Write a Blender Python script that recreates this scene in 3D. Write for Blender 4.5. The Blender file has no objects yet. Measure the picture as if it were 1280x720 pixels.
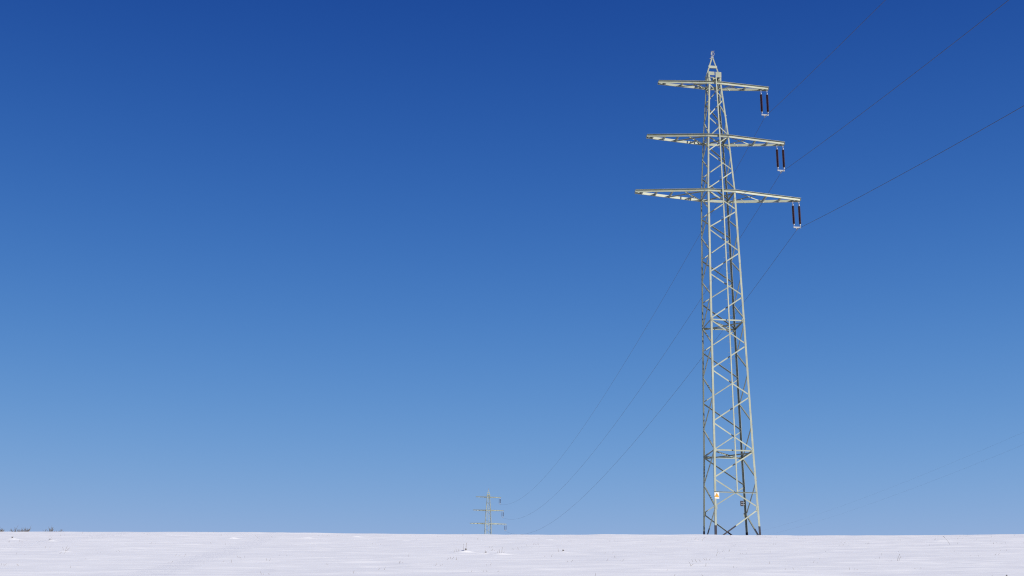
import bpy, bmesh, math, random
from mathutils import Vector, Matrix, noise

random.seed(11)
scene = bpy.context.scene
COL = scene.collection
R = math.radians

# ------------------------------------------------------------------ materials
def new_mat(name):
    m = bpy.data.materials.new(name); m.use_nodes = True
    nt = m.node_tree
    return m, nt, nt.nodes['Principled BSDF']

def paint(name, c1, c2, scale=1.5, rough=0.5, metallic=0.0, bump=0.0, detail_scale=9.0, vary=0.0):
    m, nt, p = new_mat(name)
    tc = nt.nodes.new('ShaderNodeTexCoord')
    n = nt.nodes.new('ShaderNodeTexNoise'); n.inputs['Scale'].default_value = scale
    n.inputs['Detail'].default_value = 6; n.inputs['Roughness'].default_value = 0.65
    nt.links.new(tc.outputs['Object'], n.inputs['Vector'])
    r = nt.nodes.new('ShaderNodeValToRGB')
    r.color_ramp.elements[0].position = 0.32; r.color_ramp.elements[0].color = (*c1, 1)
    r.color_ramp.elements[1].position = 0.68; r.color_ramp.elements[1].color = (*c2, 1)
    nt.links.new(n.outputs['Fac'], r.inputs['Fac'])
    out = r.outputs['Color']
    if vary:                                  # every bar weathered a little differently
        oi = nt.nodes.new('ShaderNodeObjectInfo')
        mr = nt.nodes.new('ShaderNodeMapRange')
        mr.inputs['To Min'].default_value = 1 - vary/2; mr.inputs['To Max'].default_value = 1 + vary/2
        nt.links.new(oi.outputs['Random'], mr.inputs['Value'])
        hs = nt.nodes.new('ShaderNodeHueSaturation')
        nt.links.new(mr.outputs['Result'], hs.inputs['Value']); nt.links.new(out, hs.inputs['Color'])
        out = hs.outputs['Color']
    nt.links.new(out, p.inputs['Base Color'])
    p.inputs['Roughness'].default_value = rough
    p.inputs['Metallic'].default_value = metallic
    if bump:
        b = nt.nodes.new('ShaderNodeBump'); b.inputs['Strength'].default_value = bump
        n2 = nt.nodes.new('ShaderNodeTexNoise'); n2.inputs['Scale'].default_value = detail_scale
        nt.links.new(tc.outputs['Object'], n2.inputs['Vector'])
        nt.links.new(n2.outputs['Fac'], b.inputs['Height'])
        nt.links.new(b.outputs['Normal'], p.inputs['Normal'])
    return m

M_PAINT = paint('grey_green_paint', (0.192, 0.208, 0.162), (0.270, 0.290, 0.230), 1.1, 0.55, vary=0.26)
M_FOOT = paint('dark_foot_coating', (0.014, 0.014, 0.024), (0.028, 0.027, 0.042), 3, 0.8)
M_STEEL = paint('galvanised_steel', (0.17, 0.18, 0.20), (0.27, 0.28, 0.305), 14, 0.4, 0.3)
M_PORC = paint('maroon_porcelain', (0.022, 0.005, 0.010), (0.042, 0.008, 0.014), 6, 0.25)
M_WIRE = paint('weathered_aluminium_wire', (0.03, 0.032, 0.04), (0.055, 0.057, 0.068), 3, 0.6, 0.2)
M_WHITE = paint('white_enamel', (0.50, 0.50, 0.49), (0.58, 0.58, 0.57), 20, 0.35)
M_YELLOW = paint('yellow_enamel', (0.50, 0.23, 0.008), (0.58, 0.28, 0.012), 20, 0.35)
M_BLACK = paint('black_enamel', (0.012, 0.012, 0.012), (0.025, 0.025, 0.025), 20, 0.35)
M_BARK = paint('grey_brown_bark', (0.075, 0.062, 0.055), (0.13, 0.115, 0.10), 8, 0.9)
M_STRAW = paint('dry_straw', (0.11, 0.09, 0.07), (0.20, 0.165, 0.13), 12, 0.85)
M_SOIL = paint('dark_stubble_root', (0.035, 0.027, 0.02), (0.08, 0.06, 0.045), 18, 0.95)

def snow_mat():
    m, nt, p = new_mat('wind_packed_snow')
    tc = nt.nodes.new('ShaderNodeTexCoord')
    mp = nt.nodes.new('ShaderNodeMapping'); mp.inputs['Scale'].default_value = (0.5, 1.3, 1.0)
    nt.links.new(tc.outputs['Object'], mp.inputs['Vector'])
    n = nt.nodes.new('ShaderNodeTexNoise'); n.inputs['Scale'].default_value = 1.6
    n.inputs['Detail'].default_value = 7; n.inputs['Roughness'].default_value = 0.6
    nt.links.new(mp.outputs[0], n.inputs['Vector'])
    r = nt.nodes.new('ShaderNodeValToRGB')
    r.color_ramp.elements[0].position = 0.30; r.color_ramp.elements[0].color = (0.83, 0.835, 0.855, 1)
    r.color_ramp.elements[1].position = 0.70; r.color_ramp.elements[1].color = (0.89, 0.893, 0.905, 1)
    nt.links.new(n.outputs['Fac'], r.inputs['Fac'])
    nt.links.new(r.outputs['Color'], p.inputs['Base Color'])
    p.inputs['Roughness'].default_value = 0.75
    p.inputs['Specular IOR Level'].default_value = 0.2
    b = nt.nodes.new('ShaderNodeBump'); b.inputs['Strength'].default_value = 0.10
    b.inputs['Distance'].default_value = 0.05
    n2 = nt.nodes.new('ShaderNodeTexNoise'); n2.inputs['Scale'].default_value = 3.0
    n2.inputs['Detail'].default_value = 3; n2.inputs['Roughness'].default_value = 0.5
    nt.links.new(mp.outputs[0], n2.inputs['Vector'])
    nt.links.new(n2.outputs['Fac'], b.inputs['Height'])
    nt.links.new(b.outputs['Normal'], p.inputs['Normal'])
    return m
M_SNOW = snow_mat()

# ------------------------------------------------------------------ object helpers
def link(name, bm, mat, parent=None, smooth=False):
    me = bpy.data.meshes.new(name)
    bmesh.ops.recalc_face_normals(bm, faces=bm.faces[:])
    bm.to_mesh(me); bm.free()
    me.materials.append(mat)
    if smooth:
        for f in me.polygons: f.use_smooth = True
    o = bpy.data.objects.new(name, me); COL.objects.link(o)
    if parent is not None: o.parent = parent
    return o

def empty(name, loc, rz=0.0):
    o = bpy.data.objects.new(name, None); COL.objects.link(o)
    o.location = loc; o.rotation_euler = (0, 0, rz); o.empty_display_size = 0.5
    return o

def tag(o, label=None, cat=None, group=None, kind=None):
    if label: o['label'] = label
    if cat: o['category'] = cat
    if group: o['group'] = group
    if kind: o['kind'] = kind
    return o

def V(*a): return Vector(a)

def hexa(bm, c):
    v = [bm.verts.new(p) for p in c]
    for f in ((0, 1, 2, 3), (4, 7, 6, 5), (0, 4, 5, 1), (1, 5, 6, 2), (2, 6, 7, 3), (3, 7, 4, 0)):
        bm.faces.new([v[i] for i in f])

def slab(bm, p0, p1, d, n, w0, w1, t0, t1):
    """bar along p0-p1 whose section is the rectangle [w0,w1] along d, [t0,t1] along n"""
    hexa(bm, [p0 + d*w0 + n*t0, p0 + d*w1 + n*t0, p0 + d*w1 + n*t1, p0 + d*w0 + n*t1,
              p1 + d*w0 + n*t0, p1 + d*w1 + n*t0, p1 + d*w1 + n*t1, p1 + d*w0 + n*t1])

def box(bm, c, sx, sy, sz, M=None):
    M = M or Matrix.Identity(3)
    c = Vector(c)
    P = [c + M @ V(x*sx/2, y*sy/2, z*sz/2) for z in (-1, 1) for x, y in ((-1, -1), (1, -1), (1, 1), (-1, 1))]
    hexa(bm, P)

def perp(axis, d):
    a = axis.normalized(); return (d - a*d.dot(a)).normalized()

def angle(bm, p0, p1, du, dv, w, t, w2=None):
    """L section: corner on the line p0-p1, one flange along du, one along dv"""
    w2 = w2 or w
    ax = (p1 - p0)
    u = perp(ax, du); v = perp(ax, dv)
    nu = perp(ax, v - u*v.dot(u)); nv = perp(ax, u - v*u.dot(v))
    slab(bm, p0, p1, u, nu, 0, w, 0, t)
    slab(bm, p0, p1, v, nv, t*1.02, w2, 0, t)

def tube(bm, pts, rad, sides=6, cap=True):
    rings = []
    n = len(pts)
    for i, p in enumerate(pts):
        ax = (pts[min(i+1, n-1)] - pts[max(i-1, 0)]).normalized()
        ref = V(0, 0, 1) if abs(ax.z) < 0.9 else V(1, 0, 0)
        u = ax.cross(ref).normalized(); w = ax.cross(u)
        r = rad[i] if isinstance(rad, (list, tuple)) else rad
        rings.append([bm.verts.new(p + (u*math.cos(a) + w*math.sin(a))*r)
                      for a in (2*math.pi*k/sides for k in range(sides))])
    for a, b in zip(rings, rings[1:]):
        for k in range(sides):
            bm.faces.new((a[k], a[(k+1) % sides], b[(k+1) % sides], b[k]))
    if cap:
        bm.faces.new(rings[0]); bm.faces.new(rings[-1])

def lathe(bm, prof, c, sides=16):
    """prof: list of (radius, z) from top to bottom"""
    rings = []
    for r, z in prof:
        rings.append([bm.verts.new(c + V(r*math.cos(2*math.pi*k/sides), r*math.sin(2*math.pi*k/sides), z)) for k in range(sides)])
    for a, b in zip(rings, rings[1:]):
        for k in range(sides):
            bm.faces.new((a[k], a[(k+1) % sides], b[(k+1) % sides], b[k]))
    bm.faces.new(rings[0]); bm.faces.new(rings[-1])

# ------------------------------------------------------------------ terrain (eye level is z = 0)
GX = [(-34.1, -0.127), (-25.5, -0.117), (-17.0, -0.107), (-8.4, -0.108), (0.1, -0.081), (8.7, -0.061),
      (14.0, -0.015), (17.3, 0.023), (25.8, 0.123), (34.4, 0.236)]
def gx(x):
    if x <= GX[0][0]: return GX[0][1]
    for (a, b), (c, d) in zip(GX, GX[1:]):
        if x <= c:
            t = (x-a)/(c-a); t = t*t*(3-2*t)*0.5 + t*0.5
            return b + (d-b)*t
    return GX[-1][1] + min((x-GX[-1][0])*0.008, 0.5)
S0 = 0.1512
def base_h(x, y):
    z = -1.6 + S0*min(y, 88) if y > -12 else -1.6 - 12*S0 + (y+12)*0.06
    if y < -300: z = -1.6 - 12*S0 - 288*0.06
    if y > 88:
        d = min(y-88, 18); z += S0*d - (S0-0.0745)/36*d*d
    if y > 106: z += 0.0745*(min(y, 620)-106)
    if y > 620:
        d = min(y-620, 900); z += 0.0745*d - 0.0745/1800*d*d
    if 101 < y < 420:
        t = (y-101)/319; z -= 12.0*math.sin(math.pi*t**0.45)**2*min(1.0, max(0.0, (x+62)/25))  # unseen hollow behind the crest, added to cut light bounced onto the pylon
    return z + gx(x)
# (x, y, height, radius) of the snow-capped clods
CLODS = [(-1.76, 53.15, .15, .36), (-0.98, 52.4, .08, .26), (-0.36, 52.0, .13, .34), (2.09, 54.9, .11, .26), (2.0, 73.9, .09, .5),
         (9.9, 74.1, .05, .4), (12.89, 46.0, .06, .22), (8.46, 37.25, .04, .2), (13.13, 36.85, .045, .2), (-24.39, 67.6, .11, .35),
         (-21.47, 64.4, .12, .34), (-16.63, 51.6, .10, .24), (-13.37, 44.2, .06, .2), (22.2, 71.2, .05, .3), (-15.0, 74.6, .1, .34), (-11.2, 76.0, .09, .4),
         (-12.4, 40.2, .05, .2), (-6.3, 37.5, .05, .18), (17.2, 55.0, .05, .4), (20.5, 47.0, .05, .25), (-9.0, 80.0, .09, .5), (-5.5, 72.0, .07, .3)]
rr = random.Random(5)
for k in range(150):
    yy = rr.uniform(34, 90); xx = rr.uniform(-.37, .37)*yy
    CLODS.append((xx, yy, rr.uniform(.012, .035), rr.uniform(.10, .22)))
CL_GRID = {}
for c in CLODS:
    for i in range(int((c[0]-1)//2), int((c[0]+1)//2)+1):
        for j in range(int((c[1]-1)//2), int((c[1]+1)//2)+1):
            CL_GRID.setdefault((i, j), []).append(c)
def micro(x, y):
    a = noise.noise(V(x*0.05, y*0.09, 3.1))*0.10
    b = noise.fractal(V(x*0.22, y*0.55, 7.7), 1.0, 2.0, 4)*0.035
    s = noise.noise(V(x*0.6+y*0.1, y*2.1, 1.3)); s = max(0.0, s-0.10)*0.04
    c = noise.fractal(V(x*1.4, y*2.3, 9.9), 1.0, 2.0, 3)*0.004
    h = a + b + s + c
    for cx, cy, ch, cr in CL_GRID.get((int(x//2), int(y//2)), ()):
        dx = (x-cx)/(cr*.95); dy = (y-cy)/(cr*.75)
        q = dx*dx + dy*dy
        if q < 4: h += .72*ch*math.exp(-q*1.6)*(1 + .5*noise.noise(V(x*5, y*5, 2.2)))
    return h
def ground(x, y):
    f = 1.0 if 15 < y < 110 else 0.6
    return base_h(x, y) + micro(x, y)*f

def axis(pieces):
    out = []
    for a, b, s in pieces:
        n = max(1, round((b-a)/s))
        out += [a + (b-a)*i/n for i in range(n)]
    return out + [pieces[-1][1]]
xs = axis([(-3000, -600, 300), (-600, -120, 40), (-120, -44, 4), (-44, -36, .8), (-36, 38, .21), (38, 46, .8), (46, 120, 4), (120, 600, 40), (600, 3000, 300)])
ys = axis([(-1500, -200, 100), (-200, -12, 12), (-12, 22, 1.5), (22, 30, .5), (30, 62, .17), (62, 97, .15), (97, 112, .5), (112, 160, 2), (160, 200, 6), (200, 700, 25), (700, 4000, 220)])
bm = bmesh.new()
grid = [[bm.verts.new((x, y, ground(x, y))) for x in xs] for y in ys]
for j in range(len(ys)-1):
    for i in range(len(xs)-1):
        bm.faces.new((grid[j][i], grid[j][i+1], grid[j+1][i+1], grid[j+1][i]))
snow = link('snow_field', bm, M_SNOW, smooth=True)
tag(snow, 'gently rising white snow field reaching the crest in front of the pylon', 'snow field', kind='structure')

# ------------------------------------------------------------------ lattice tower (local frame: z in metres above eye level of the near site, shifted by Z0)
Z0 = 12.6
LV = [(12.3, 3.45), (12.94, 3.387), (19.33, 3.02), (29.30, 2.642), (39.83, 2.22), (44.595, 1.708), (49.37, 1.035), (50.35, 1.035)]
def width(z):
    for (a, b), (c, d) in zip(LV, LV[1:]):
        if z <= c: return b + (d-b)*max(0, (z-a))/(c-a)
    return LV[-1][1]
SG = {'FL': (-1, -1), 'FR': (1, -1), 'BL': (-1, 1), 'BR': (1, 1)}
def cor(k, z, inset=0.0):
    a, b = SG[k]; h = width(z)/2 - inset
    return V(a*h, b*h, z - Z0)
NODES = [49.35, 47.935, 46.327, 44.685, 43.193, 41.617, 39.936, 38.243, 36.674, 34.807, 33.032, 31.251, 29.326, 27.396, 25.429,
         23.451, 21.417, 19.335, 17.24, 15.118, 12.75]
FACES = [('FL', 'FR', V(0, -1, 0)), ('FR', 'BR', V(1, 0, 0)), ('BR', 'BL', V(0, 1, 0)), ('BL', 'FL', V(-1, 0, 0))]
COAT = 13.83

def leg_mesh(k, zs, w, t, grow=0.0):
    bm = bmesh.new()
    sx, sy = SG[k]
    u = V(-sx, 0, 0); v = V(0, -sy, 0)
    if k == 'BL':
        a = R(48); u = V(math.cos(a), -math.sin(a), 0)
    for z0, z1 in zip(zs, zs[1:]):
        ww = w if z1 <= 39.9 else w*0.84
        p0, p1 = cor(k, z0), cor(k, z1)
        if grow:
            o = V(sx, sy, 0)*grow; p0 += o; p1 += o
        angle(bm, p0, p1, u, v, ww + grow*2, t + grow*2)
    return bm

def build_tower(root):
    # legs with their dark foot coating
    for k in ('FL', 'FR', 'BL', 'BR'):
        leg = link('leg', leg_mesh(k, [z for z, _ in LV], 0.142, 0.018), M_PAINT, root)
        link('foot_coating', leg_mesh(k, [12.3, 12.94, COAT], 0.142, 0.018, 0.004), M_FOOT, leg)
    # zigzag braces on the four faces
    for A, B, n in FACES:
        for i, (za, zb) in enumerate(zip(NODES, NODES[1:])):
            ka, kb = (A, B) if i % 2 == 0 else (B, A)
            last = i == len(NODES)-2
            za2 = za - 0.09; zb2 = zb + (0.0 if last else 0.09)
            def pt(k, z):
                p = cor(k, z); other = cor(B if k == A else A, z)
                p = p + (other-p).normalized()*0.07 - n*0.022
                return p
            p0, p1 = pt(ka, za2), pt(kb, zb2)
            w = (0.080 if za > 40 else 0.092) if n.y < 0 else (0.068 if n.y > .5 else 0.085)
            up = perp(p1-p0, V(0, 0, 1))
            def brace(q0, q1, grow=0.0):
                bm = bmesh.new()
                o = up*(w*0.5 + grow) + n*grow
                angle(bm, q0+o, q1+o, -up, n if n.x > .5 else -n, w + 2*grow, 0.010 + 2*grow, (0.13 if n.y > .5 else w) + 2*grow)
                return bm
            b = link('brace', brace(p0, p1), M_PAINT, root)
            if last:
                t = (COAT - za2)/(zb2 - za2)
                link('foot_coating', brace(p0.lerp(p1, t), p1, 0.004), M_FOOT, b)
    # horizontal struts: full rings at two levels, side struts at the cross-arms
    for z, which in ((29.30, (0, 1, 2, 3)), (19.33, (0, 1, 2, 3)), (39.83, (1, 3)), (44.595, (1, 3)), (49.30, (1, 3))):
        for fi in which:
            A, B, n = FACES[fi]
            p0, p1 = cor(A, z) - n*0.035, cor(B, z) - n*0.035
            d = (p1-p0).normalized(); p0 += d*0.03; p1 -= d*0.03
            bm = bmesh.new()
            angle(bm, p0 + V(0, 0, .055), p1 + V(0, 0, .055), V(0, 0, -1), -n, 0.11, 0.011)
            link('strut', bm, M_PAINT, root)
    # the thin bar where the climbing rail starts
    bm = bmesh.new(); p0, p1 = cor('FL', 16.22), cor('FR', 16.22)
    p0 += V(.04, -.006, .04); p1 += V(-.04, -.006, .04)
    angle(bm, p0, p1, V(0, -1, 0), V(0, 0, -1), 0.09, 0.009, 0.07)
    link('strut', bm, M_PAINT, root)
    # plan bracing inside the rings and at the arms
    for z in (29.24, 19.27, 39.76, 44.53, 49.22):
        for (a, b), dz in ((('FL', 'BR'), 0.0), (('BL', 'FR'), -0.03)):
            p0, p1 = cor(a, z, .05) + V(0, 0, dz), cor(b, z, .05) + V(0, 0, dz)
            bm = bmesh.new(); d = (p1-p0).normalized(); s = d.cross(V(0, 0, 1))
            angle(bm, p0, p1, s, V(0, 0, -1), 0.08, 0.01)
            if z < 30: box(bm, (p0+p1)/2 + V(0, 0, -.05 - abs(dz)), .2, .2, .012, Matrix.Rotation(.78, 3, 'Z'))
            link('plan_brace', bm, M_PAINT, root)
    # gusset plates at the ring corners
    for z in (29.30, 19.33, 15.12):
        for k in ('FL', 'FR', 'BL', 'BR'):
            sx, sy = SG[k]; c = cor(k, z)
            bm = bmesh.new()
            box(bm, c + V(-sx*.10, sy*.006, 0), .2, .012, .30)
            for q in (-.09, 0, .09):
                box(bm, c + V(-sx*.10, sy*.02, q), .035, .02, .035)
            link('gusset_plate', bm, M_PAINT, root)
    # climbing rail on the front face
    bm = bmesh.new(); zs = [16.26, 19.33, 29.30, 39.83, 44.595, 49.37, 50.05]
    def railp(z): return V(0.07, -width(z)/2 - 0.155, z - Z0)
    for a, b in zip(zs, zs[1:]):
        p0, p1 = railp(a), railp(b)
        slab(bm, p0, p1, V(1, 0, 0), V(0, 1, 0), -.045, .045, 0, .008)
        slab(bm, p0, p1, V(1, 0, 0), V(0, 1, 0), -.045, -.037, .0082, .045)
        slab(bm, p0, p1, V(1, 0, 0), V(0, 1, 0), .037, .045, .0082, .045)
    rail = link('climbing_rail', bm, M_PAINT, root)
    for za, zb in zip(NODES, NODES[1:]):
        z = (za+zb)/2
        if z < 16.3: continue
        bm = bmesh.new(); p = railp(z)
        box(bm, p + V(-.06, .095, 0), .05, .09, .10); box(bm, p + V(0, .05, 0), .15, .012, .09)
        link('rail_bracket', bm, M_STEEL, rail)
    z = 16.6; i = 0
    while z < 49.9:
        p = railp(z) + V(0, .02, 0); s = 1 if i % 2 else -1
        bm = bmesh.new(); tube(bm, [p + V(s*.045, 0, 0), p + V(s*.20, 0, 0)], .011, 6)
        tube(bm, [p + V(s*.20, 0, 0), p + V(s*.212, 0, 0)], .020, 6)
        link('step_bolt', bm, M_STEEL, rail)
        z += 0.42; i += 1
    # cross-arms: two tapering channel chords, battens and bracing between them
    for zc, aL, aR in ((39.833, 6.609, 6.637), (44.595, 5.583, 5.593), (49.37, 4.535, 4.52)):
        zz = zc - Z0; hw = width(zc)/2
        arm = empty('cross_arm', (0, 0, zz)); arm.parent = root
        h = 0.205; fl = 0.075
        tips = {-1: -aL, 1: aR}
        yf = -hw - 0.016; yb = hw + 0.016
        for y, out in ((yf, -1), (yb, 1)):
            bm = bmesh.new()
            yt = 0.11*out
            line = [V(-aL, yt, 0), V(-hw, y, 0), V(hw, y, 0), V(aR, yt, 0)]
            for p0, p1 in zip(line, line[1:]):
                d = (p1-p0).normalized(); nrm = d.cross(V(0, 0, 1)).normalized()
                if nrm.y*out < 0: nrm = -nrm
                slab(bm, p0, p1, V(0, 0, 1), nrm, -h/2, h/2, 0, .012)
                slab(bm, p0, p1, V(0, 0, 1), nrm, h/2-.014, h/2, .0122, 0.135 if out < 0 else fl)
                slab(bm, p0, p1, V(0, 0, 1), nrm, -h/2, -h/2+.014, .0122, fl*0.35 if out < 0 else fl)
            link('chord', bm, M_PAINT, arm)
        for sd in (-1, 1):
            tip = tips[sd]
            def fp(f, o):
                """point on a chord's inner side, f = 0 tip .. 1 body"""
                x = tip + (sd*hw - tip)*f
                y = o*(0.11 + (hw + 0.016 - 0.11)*f) - o*0.012
                return V(x, y, 0)
            for f in ((.03, .10, .30, .52) if zc < 48 else (.03, .14, .48)):
                bm = bmesh.new()
                p0, p1 = fp(f, -1), fp(f, 1)
                xx = V(1, 0, 0)
                slab(bm, p0, p1, xx, V(0, 0, 1), -.05, .05, -.092, -.08)
                slab(bm, p0, p1, xx, V(0, 0, 1), -.05, -.04, -.0795, .08)
                slab(bm, p0, p1, xx, V(0, 0, 1), .04, .05, -.0795, .08)
                link('batten', bm, M_PAINT, arm)
            for q0, q1, dz in ((fp(.50, 1), fp(.97, -1), -.05), (fp(.66, -1), fp(.98, 1), .02), (fp(.76, 1), fp(.86, 0.1), -.08)):
                bm = bmesh.new(); d = (q1-q0).normalized(); s = d.cross(V(0, 0, 1))
                o = V(0, 0, dz)
                angle(bm, q0+o, q1+o, s, V(0, 0, -1), 0.075, 0.010)
                link('arm_brace', bm, M_PAINT, arm)
            bm = bmesh.new(); box(bm, (tip + sd*.007, 0, 0), .014, .34, h-.01)
            link('end_plate', bm, M_PAINT, arm)
    # plates round the head of the body
    hw = width(50)/2
    for A, B, n in FACES:
        bm = bmesh.new()
        d = V(-n.y, n.x, 0)
        c = n*(hw + .013)
        zt, zb, zb2 = 50.36 - Z0, 50.05 - Z0, 49.90 - Z0
        for a0, a1, z0 in ((-hw-.01, -.03, zb), (.06, hw+.01, zb2)):
            p0, p1 = c + d*a0, c + d*a1
            slab(bm, p0, p1, V(0, 0, 1), n, z0, zt, -.008, .008)
        p0, p1 = c + d*(-hw-.01), c + d*(.06)
        slab(bm, p0, p1, V(0, 0, 1), n, zb2 - .07, zb2 - .01, -.008, .008)
        link('head_plate', bm, M_PAINT, root)
    # A-shaped peak
    pk = empty('peak', (0, 0, 0)); pk.parent = root
    zt = 51.93 - Z0; z1 = 50.42 - Z0; z2 = 49.55 - Z0
    for sd in (-1, 1):
        bm = bmesh.new()
        angle(bm, V(sd*(hw+.015), 0, z2), V(sd*(hw+.015), 0, z1), V(-sd, 0, 0), V(0, 1, 0), .10, .012)
        angle(bm, V(sd*(hw+.015), 0, z1), V(sd*.07, 0, zt), V(-sd, 0, 0), V(0, 1, 0), .10, .012)
        link('peak_leg', bm, M_PAINT, pk)
    bm = bmesh.new(); box(bm, (0, -.01, 51.06 - Z0), .70, .02, .21); box(bm, (0, .05, 50.965 - Z0), .70, .1, .015)
    link('peak_plate', bm, M_PAINT, pk)
    bm = bmesh.new(); box(bm, (-.02, 0, zt - .02), .22, .06, .16); box(bm, (-.16, 0, zt - .12), .12, .05, .05)
    link('apex_bracket', bm, M_STEEL, pk)
    bm = bmesh.new()
    N = 20
    ring = [V(.02 + .13*math.cos(2*math.pi*k/N), 0, zt + .30 + .17*math.sin(2*math.pi*k/N)) for k in range(N+1)]
    tube(bm, ring, .032, 6, cap=False)
    box(bm, (-.06, 0, zt + .30), .12, .10, .20)
    tube(bm, [V(-.10, 0, zt + .53), V(.18, 0, zt + .56)], .03, 6)
    tube(bm, [V(0, 0, zt), V(0, 0, zt + .16)], .035, 6)
    link('earth_wire_clamp', bm, M_STEEL, pk)

YAW = 0.1124
NEAR = V(16.1185, 100.0, Z0)
FAR = V(-7.848, 493.633, 69.3906 - (39.833 - Z0)); FAR_YAW = 0.1284
tower = empty('lattice_pylon', NEAR, YAW)
tag(tower, 'tall grey-green steel lattice pylon standing just behind the snow crest', 'pylon', 'pylons of the power line')
build_tower(tower)

def copy_tree(o, parent=None, skip=()):
    c = o.copy(); COL.objects.link(c)
    if parent is not None: c.parent = parent
    for ch in list(o.children):
        if ch.name.split('.')[0] in skip: continue
        copy_tree(ch, c, skip)
    return c
far = copy_tree(tower, skip=('step_bolt', 'rail_bracket', 'foot_coating', 'gusset_plate', 'plan_brace'))
far.location = FAR; far.rotation_euler = (0, 0, FAR_YAW)
tag(far, 'tiny pale distant pylon, only its top showing above the snow crest', 'pylon', 'pylons of the power line')

# ------------------------------------------------------------------ double insulator strings
def lpoint(base, yaw, x, z):
    return base + Matrix.Rotation(yaw, 3, 'Z') @ V(x, 0, z - Z0)

def build_insulator():
    root = empty('insulator_set', (0, 0, 0))
    for x in (-.25, .25):
        s = empty('insulator_string', (x, 0, 0)); s.parent = root
        bm = bmesh.new()
        prof = [(.03, -.52)]
        z = -.53
        while z > -2.03:
            prof += [(.055, z), (.100, z - .022), (.100, z - .032), (.055, z - .042)]
            z -= .056
        prof += [(.03, z)]
        lathe(bm, prof, V(0, 0, 0), 14)
        link('shed_stack', bm, M_PORC, s)
        bm = bmesh.new()
        lathe(bm, [(.03, -.37), (.045, -.39), (.05, -.48), (.03, -.52)], V(0, 0, 0), 12)
        tube(bm, [V(0, 0, -.085), V(0, 0, -.37)], .022, 8)
        box(bm, (0, 0, -.17), .10, .03, .10)
        link('top_fitting', bm, M_STEEL, s)
        bm = bmesh.new()
        lathe(bm, [(.03, -2.04), (.045, -2.06), (.05, -2.14), (.03, -2.17)], V(0, 0, 0), 12)
        tube(bm, [V(0, 0, -2.18), V(0, 0, -2.28)], .022, 8)
        link('bottom_fitting', bm, M_STEEL, s)
    bm = bmesh.new()
    for y in (-.018, .006):
        slab(bm, V(-.30, y, -2.31), V(.30, y, -2.31), V(0, 0, 1), V(0, 1, 0), -.06, .055, 0, .012)
    slab(bm, V(-.11, -.006, -2.37), V(.11, -.006, -2.37), V(0, 0, 1), V(0, 1, 0), -.05, .0, 0, .010)
    link('yoke_plate', bm, M_STEEL, root)
    bm = bmesh.new()
    tube(bm, [V(0, 0, -2.40), V(0, 0, -2.45)], .03, 8)
    tube(bm, [V(0, -.22, -2.475), V(0, -.10, -2.45), V(0, .10, -2.45), V(0, .22, -2.475)], [.02, .045, .045, .02], 8)
    link('suspension_clamp', bm, M_STEEL, root)
    return root
ARMS = [('bottom', 39.833, 6.637), ('middle', 44.595, 5.593), ('top', 49.37, 4.52)]
DROP = 2.46
proto = build_insulator()
first = True
clamps = {}
for base, yaw, where in ((NEAR, YAW, 'near'), (FAR, FAR_YAW, 'far')):
    for nm, z, a in ARMS:
        o = proto if first else copy_tree(proto)
        first = False
        o.location = lpoint(base, yaw, a - .36, z); o.rotation_euler = (0, 0, yaw)
        if where == 'near':
            lab = {'bottom': 'twin dark maroon insulator strings hanging from the lowest arm of the tall near pylon',
                   'middle': 'twin dark maroon insulator strings hanging from the middle arm of the tall near pylon',
                   'top': 'twin dark maroon insulator strings hanging from the topmost arm of the tall near pylon'}[nm]
        else:
            lab = {'bottom': 'tiny twin insulator strings under the lowest arm of the distant pylon, just above the snow',
                   'middle': 'tiny twin insulator strings under the middle arm of the distant pylon',
                   'top': 'tiny twin insulator strings under the topmost arm of the distant pylon'}[nm]
        tag(o, lab, 'insulator', 'insulator sets under the cross-arms')
        clamps[(where, nm)] = lpoint(base, yaw, a - .36, z - DROP)

# ------------------------------------------------------------------ conductors, one per phase, through both clamps
SAGL = {'bottom': 9.01, 'middle': 9.14, 'top': 8.79}
def span(A, B, sag, n):
    out = []
    for i in range(n+1):
        t = i/n
        t2 = t*t*(3-2*t)*0.3 + t*0.7
        p = A.lerp(B, t2); p.z -= 4*sag*t2*(1-t2); out.append(p)
    return out
PREV = V(25.732, -212.047, -7.584)
for nm, z, a in ARMS:
    pv = V(PREV.x + a - .36, PREV.y, PREV.z + (z - 39.833) - DROP + 0.0)
    pts = span(pv, clamps[('near', nm)], 6.812, 70)[:-1] + span(clamps[('near', nm)], clamps[('far', nm)], SAGL[nm], 90)
    bm = bmesh.new(); tube(bm, pts, .013, 6)
    o = link('power_line', bm, M_WIRE, smooth=True)
    tag(o, {'bottom': 'thin dark sagging power line clamped under the lowest insulator set of the near pylon',
            'middle': 'thin dark sagging power line clamped under the middle insulator set of the near pylon',
            'top': 'thin dark sagging power line clamped under the topmost insulator set of the near pylon'}[nm],
        'power line', 'conductors of the power line')

# two hair-thin wires of another line far to the right
for dz, lab in ((0.0, 'upper of two hair-thin faint wires low in the sky near the right edge'),
                (-1.5, 'lower of two hair-thin faint wires low in the sky near the right edge')):
    A = V(62.9, 150, 34.23 + dz); B = V(73.3, 520, 67.67 + dz)
    bm = bmesh.new(); tube(bm, span(A, B, 3.15, 60), .004, 5)
    tag(link('distant_wire', bm, M_WIRE, smooth=True), lab, 'wire', 'distant faint wires')

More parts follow.
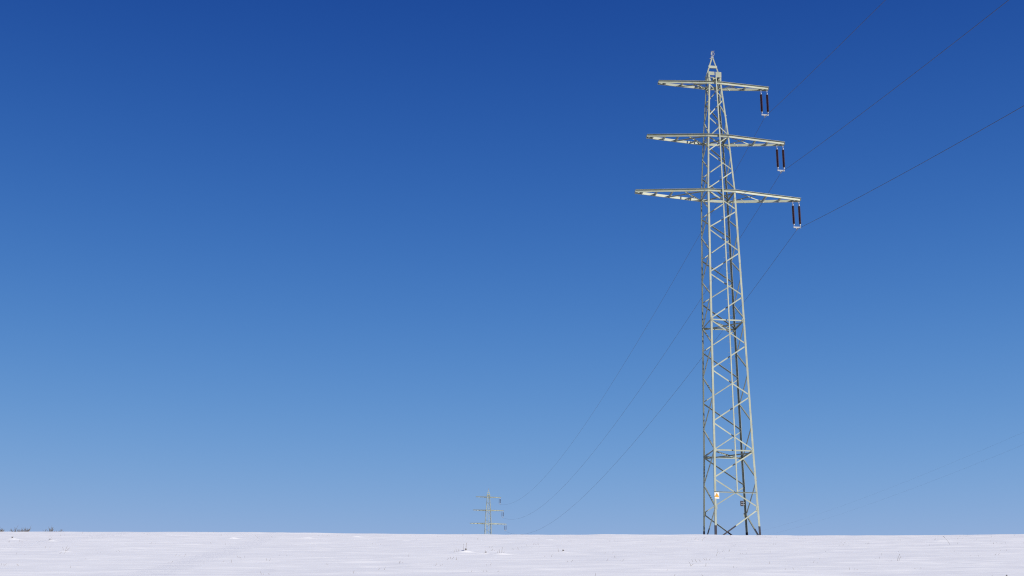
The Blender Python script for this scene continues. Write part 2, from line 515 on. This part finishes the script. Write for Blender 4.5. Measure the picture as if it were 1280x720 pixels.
# ------------------------------------------------------------------ warning sign on the front left leg, plate on the rear right leg
zs_ = 15.97
c = NEAR + Matrix.Rotation(YAW, 3, 'Z') @ V(-width(zs_)/2 + .17, -width(zs_)/2 - .028, zs_ - Z0)
sign = empty('warning_sign', c, YAW)
tag(sign, 'small white warning sign with yellow triangle on the front left pylon leg', 'sign')
bm = bmesh.new(); box(bm, (0, 0, 0), .35, .008, .46); link('sign_plate', bm, M_WHITE, sign)
def tri(bm, r, y, z, t):
    P = [V(r*math.sin(a), 0, r*math.cos(a)) for a in (0, 2*math.pi/3, 4*math.pi/3)]
    v0 = [bm.verts.new(p + V(0, y, z)) for p in P]; v1 = [bm.verts.new(p + V(0, y - t, z)) for p in P]
    bm.faces.new(v0); bm.faces.new(v1)
    for i in range(3): bm.faces.new((v0[i], v0[(i+1) % 3], v1[(i+1) % 3], v1[i]))
bm = bmesh.new(); tri(bm, .208, -.0042, -.02, .003); link('sign_border', bm, M_BLACK, sign)
bm = bmesh.new(); tri(bm, .190, -.0074, -.02, .003); link('sign_triangle', bm, M_YELLOW, sign)
bm = bmesh.new()
for p0, p1 in ((V(.012, -.0108, .075), V(-.018, -.0108, .0)), (V(-.018, -.0108, -.003), V(.022, -.0108, -.007)), (V(.022, -.0108, -.010), V(-.012, -.0108, -.07))):
    slab(bm, p0, p1, V(1, 0, 0), V(0, 1, 0), -.007, .007, -.001, .002)
link('lightning_symbol', bm, M_BLACK, sign)
bm = bmesh.new()
for sx in (-.1, .1): tube(bm, [V(sx, .03, .19), V(sx, -.012, .19)], .012, 8)
link('bolt', bm, M_STEEL, sign)

zs_ = 15.95
c = NEAR + Matrix.Rotation(YAW, 3, 'Z') @ V(width(zs_)/2 - .30, width(zs_)/2 - .10, zs_ - Z0)
pl = empty('back_plate', c, YAW)
tag(pl, 'small dark plate seen from behind, fixed on the rear right pylon leg', 'plate')
bm = bmesh.new(); box(bm, (0, .05, 0), .24, .008, .40); link('plate', bm, M_FOOT, pl)
bm = bmesh.new(); box(bm, (.08, .035, .09), .30, .02, .035); box(bm, (.08, .035, -.09), .30, .02, .035); link('clip', bm, M_STEEL, pl)

# ------------------------------------------------------------------ bare trees whose tops peep over the crest far left
def tree(x, y, ztop, spread, seed, label):
    rnd = random.Random(seed)
    zb = base_h(x, y) - .1
    H = ztop - zb
    root = empty('bare_tree', (x, y, zb))
    tag(root, label, 'tree', 'bare trees beyond the snow crest')
    bm = bmesh.new()
    tp = [V(rnd.uniform(-.1, .1)*i*.3, rnd.uniform(-.1, .1)*i*.3, H*.5*i/5) for i in range(6)]
    tube(bm, tp, [.16, .14, .125, .11, .095, .08], 8)
    link('trunk', bm, M_BARK, root, True)
    bm = bmesh.new()
    def grow(p, d, L, r, depth):
        q1 = p + d*L*.5 + V(rnd.uniform(-1, 1), rnd.uniform(-1, 1), 0)*L*.05
        q2 = p + d*L
        tube(bm, [p, q1, q2], [r, r*.8, r*.62], 5, cap=True)
        if depth == 0: return
        n = 5 if depth > 1 else 7
        for k in range(n):
            f = rnd.uniform(.35, 1.0)
            s = p.lerp(q2, f)
            a = rnd.uniform(0, 6.28); til = rnd.uniform(.25, .85)
            side = V(math.cos(a), math.sin(a), .15)
            grow(s, (d*math.cos(til) + side*math.sin(til) + V(0, 0, .15)).normalized(), L*rnd.uniform(.45, .7), max(r*.6, .020), depth-1)
    for k in range(9):
        a = 2*math.pi*k/9 + rnd.uniform(-.4, .4)
        s = tp[2 + k % 4]
        lean = rnd.uniform(.10, .34)*spread
        grow(s, V(math.cos(a)*lean, math.sin(a)*lean, 1).normalized(), (H - s.z)*rnd.uniform(.5, .62), .07, 3)
    # bring the highest twig to the measured top
    top = max(v.co.z for v in bm.verts); wid = max(abs(v.co.x) for v in bm.verts)
    z0 = tp[2].z
    for v in bm.verts: v.co.z = z0 + (v.co.z - z0)*(H - z0)/(top - z0)
    link('crown', bm, M_BARK, root)
tree(-72.6, 205, 27.9, 1.0, 3, 'bare dark tree top peeping over the snow near the left edge, wider one')
tree(-70.8, 215, 29.55, 1.2, 4, 'bare dark tree top peeping over the snow, right of the wider one')
tree(-75.2, 200, 27.6, .9, 5, 'bare dark tree top cut off by the left edge of the view')

# ------------------------------------------------------------------ dry stalks standing in the snow
def tuft(x, y, label, stalks, root_r=0.0):
    """stalks: list of (dx, length, lean_x)"""
    z = ground(x, y)
    root = empty('grass_tuft', (x, y, z))
    tag(root, label, 'grass tuft', 'dry stalks poking through the snow')
    bm = bmesh.new()
    for dx, L, lean in stalks:
        dy = random.uniform(-.05, .05)
        zz = ground(x+dx, y+dy) - z - .03
        p = V(dx, dy, zz)
        pts = [p, p + V(lean*.4, .01, L*.5), p + V(lean, .02, L)]
        tube(bm, pts, [.0065, .005, .003], 5)
        if L > .2:
            tube(bm, [pts[2] - V(lean*.15, 0, L*.16), pts[2] + V(lean*.08, 0, .01)], [.008, .004], 5)
    link('stalk', bm, M_STRAW, root)
    if root_r:
        bm = bmesh.new()
        bmesh.ops.create_icosphere(bm, subdivisions=2, radius=root_r*.65)
        for v in bm.verts:
            v.co *= 1 + .35*noise.noise(v.co*20); v.co.z *= .8; v.co.x *= 1.3
            v.co += V(.03, -.10, .015)
        link('root_clump', bm, M_SOIL, root)
tuft(-1.72, 53.1, 'two dark upright stalks with a black root clump on a snow-capped clod, left of centre',
     [(-.05, .26, .0), (.03, .30, .03), (.05, .2, -.02), (-.32, .14, -.03), (-.42, .10, .03), (-.25, .12, .02)], .05)
tuft(-0.36, 52.0, 'pale stalks behind the bright snow clod under the distant pylon', [(-.12, .12, .05), (-.02, .14, -.02), (.06, .24, .02), (.12, .10, .04)])
tuft(-0.94, 52.35, 'short stub beside a small snow clod between two grass tufts', [(0, .14, .02), (.04, .10, .03)], .03)
tuft(2.09, 54.9, 'dark root stub on a small white clod midway between the two pylons', [(-.15, .2, -.03), (.0, .1, .02)], .045)
tuft(12.89, 46.0, 'bent brown stalks forking to the right in the snow, right of the near pylon', [(0, .24, .10), (.03, .17, .09), (-.2, .05, .03)])
tuft(21.39, 67.3, 'long stalk leaning left just under the crest, far right', [(0.12, .42, -.28), (.45, .13, .05)])
tuft(9.92, 74.1, 'low ragged stubble patch below the near pylon', [(-.4, .07, .06), (-.2, .10, .05), (0, .14, .10), (.15, .10, .12), (.4, .22, .18), (-.9, .08, .02)])
tuft(5.57, 42.9, 'thin crossed twigs lying in the snow below the near pylon, nearer the viewer', [(0, .10, .12), (.05, .16, -.06), (.5, .14, .02)])
tuft(13.13, 36.85, 'dark stub at the lower right corner of the snow', [(0, .05, .06), (-.3, .09, .0)], .028)
tuft(-24.39, 67.6, 'dark stub on a snow clod near the left edge of the field', [(0, .10, .05)], .05)
tuft(-21.47, 64.4, 'dark stub with bright clod, right of the left-edge stub', [(.05, .10, .05), (-.5, .09, .06)], .04)
tuft(-16.63, 51.6, 'spreading short stalks above a bright clod, lower left of the field', [(-.03, .16, -.05), (.05, .2, .06), (.1, .14, .12)])

# the countless short bits of stubble
bm = bmesh.new()
rs = random.Random(21)
for k in range(230):
    y = 34 + (rs.random()**0.8)*56; x = rs.uniform(-.38, .38)*y
    if noise.noise(V(x*.08, y*.08, 4)) < -.12 and rs.random() < .7: continue
    for q in range(rs.randint(1, 3)):
        p = V(x + rs.uniform(-.2, .2), y + rs.uniform(-.1, .1), 0); p.z = ground(p.x, p.y) - .015
        L = rs.uniform(.03, .11)
        tube(bm, [p, p + V(rs.uniform(-.07, .07), rs.uniform(-.03, .03), L)], [.0042, .0025], 4)
st = link('stubble', bm, M_STRAW)
tag(st, 'sparse short straw stubble scattered over the whole snow field', 'stubble', kind='stuff')

# ------------------------------------------------------------------ light
EXPO = 0.43
SUN_AZ, SUN_EL = 50.0, 17.0            # azimuth measured from -Y (behind the camera) towards +X
sd = V(math.cos(R(SUN_EL))*math.sin(R(SUN_AZ)), -math.cos(R(SUN_EL))*math.cos(R(SUN_AZ)), math.sin(R(SUN_EL)))
L = bpy.data.lights.new('sun', 'SUN'); L.energy = 5.0; L.angle = R(.8); L.color = (1.0, .94, .83)
so = bpy.data.objects.new('sun', L); COL.objects.link(so)
so.rotation_euler = sd.to_track_quat('Z', 'Y').to_euler(); so.location = (60, -40, 60)

w = bpy.data.worlds.new('World'); scene.world = w; w.use_nodes = True
nt = w.node_tree; bg = nt.nodes['Background']; bg.inputs['Strength'].default_value = 0.071
sky = nt.nodes.new('ShaderNodeTexSky'); sky.sky_type = 'NISHITA'; sky.sun_disc = False
sky.sun_elevation = R(SUN_EL); sky.sun_rotation = R(180 - SUN_AZ)
sky.altitude = 3000; sky.air_density = 1.0; sky.dust_density = 0.0; sky.ozone_density = 6.0
# clear cold winter air, equally clear all round the compass: the sky is read by elevation only
# and its blue deepened away from the horizon (a quadratic in log radiance, channel by channel)
N = nt.nodes.new; LK = nt.links.new
def mth(op, a, b=None):
    n = N('ShaderNodeMath'); n.operation = op
    for k, x in enumerate((a, b)):
        if x is None: continue
        if isinstance(x, (int, float)): n.inputs[k].default_value = x
        else: LK(x, n.inputs[k])
    return n.outputs[0]
tc = N('ShaderNodeTexCoord'); sx = N('ShaderNodeSeparateXYZ'); LK(tc.outputs['Generated'], sx.inputs[0])
zc_ = sx.outputs['Z']
hor = mth('SQRT', mth('MAXIMUM', mth('SUBTRACT', 1.0, mth('MULTIPLY', zc_, zc_)), 0.0))
cx_ = N('ShaderNodeCombineXYZ'); LK(hor, cx_.inputs['Y']); LK(zc_, cx_.inputs['Z'])
LK(cx_.outputs[0], sky.inputs['Vector'])
sep = N('ShaderNodeSeparateColor'); com = N('ShaderNodeCombineColor')
LK(sky.outputs[0], sep.inputs[0])
QUAD = ((-0.7421, 1.809, 0.6785, -1.35, 0.35), (-0.7348, 2.2559, -0.1196, -0.4, 1.25), (-0.5678, 2.3241, -0.3824, 0.5, 1.9))
for i, (qa, qb, qc, lo, hi) in enumerate(QUAD):
    l_ = mth('LOGARITHM', mth('MAXIMUM', sep.outputs[i], 0.001), math.e)
    l_ = mth('MINIMUM', mth('MAXIMUM', l_, lo), hi)
    q_ = mth('ADD', mth('MULTIPLY', mth('ADD', mth('MULTIPLY', l_, qa), qb), l_), qc)
    LK(mth('EXPONENT', q_), com.inputs[i])
LK(com.outputs[0], bg.inputs['Color'])

# ------------------------------------------------------------------ camera
cam = bpy.data.cameras.new('camera'); co = bpy.data.objects.new('camera', cam); COL.objects.link(co)
cam.sensor_width = 36; cam.lens = 1708.64/1280*36
cam.clip_start = .1; cam.clip_end = 12000
pitch = math.atan((908.311 - 360)/1708.64)
co.matrix_world = Matrix.Rotation(math.pi/2 + pitch, 4, 'X') @ Matrix.Rotation(0.0087, 4, 'Z')
scene.camera = co

scene.view_settings.view_transform = 'Standard'
scene.view_settings.look = 'None'
scene.view_settings.exposure = EXPO
scene.view_settings.gamma = 1.0
scene.view_settings.use_curve_mapping = False
scene.cycles.use_denoising = False
scene.cycles.filter_width = 1.15
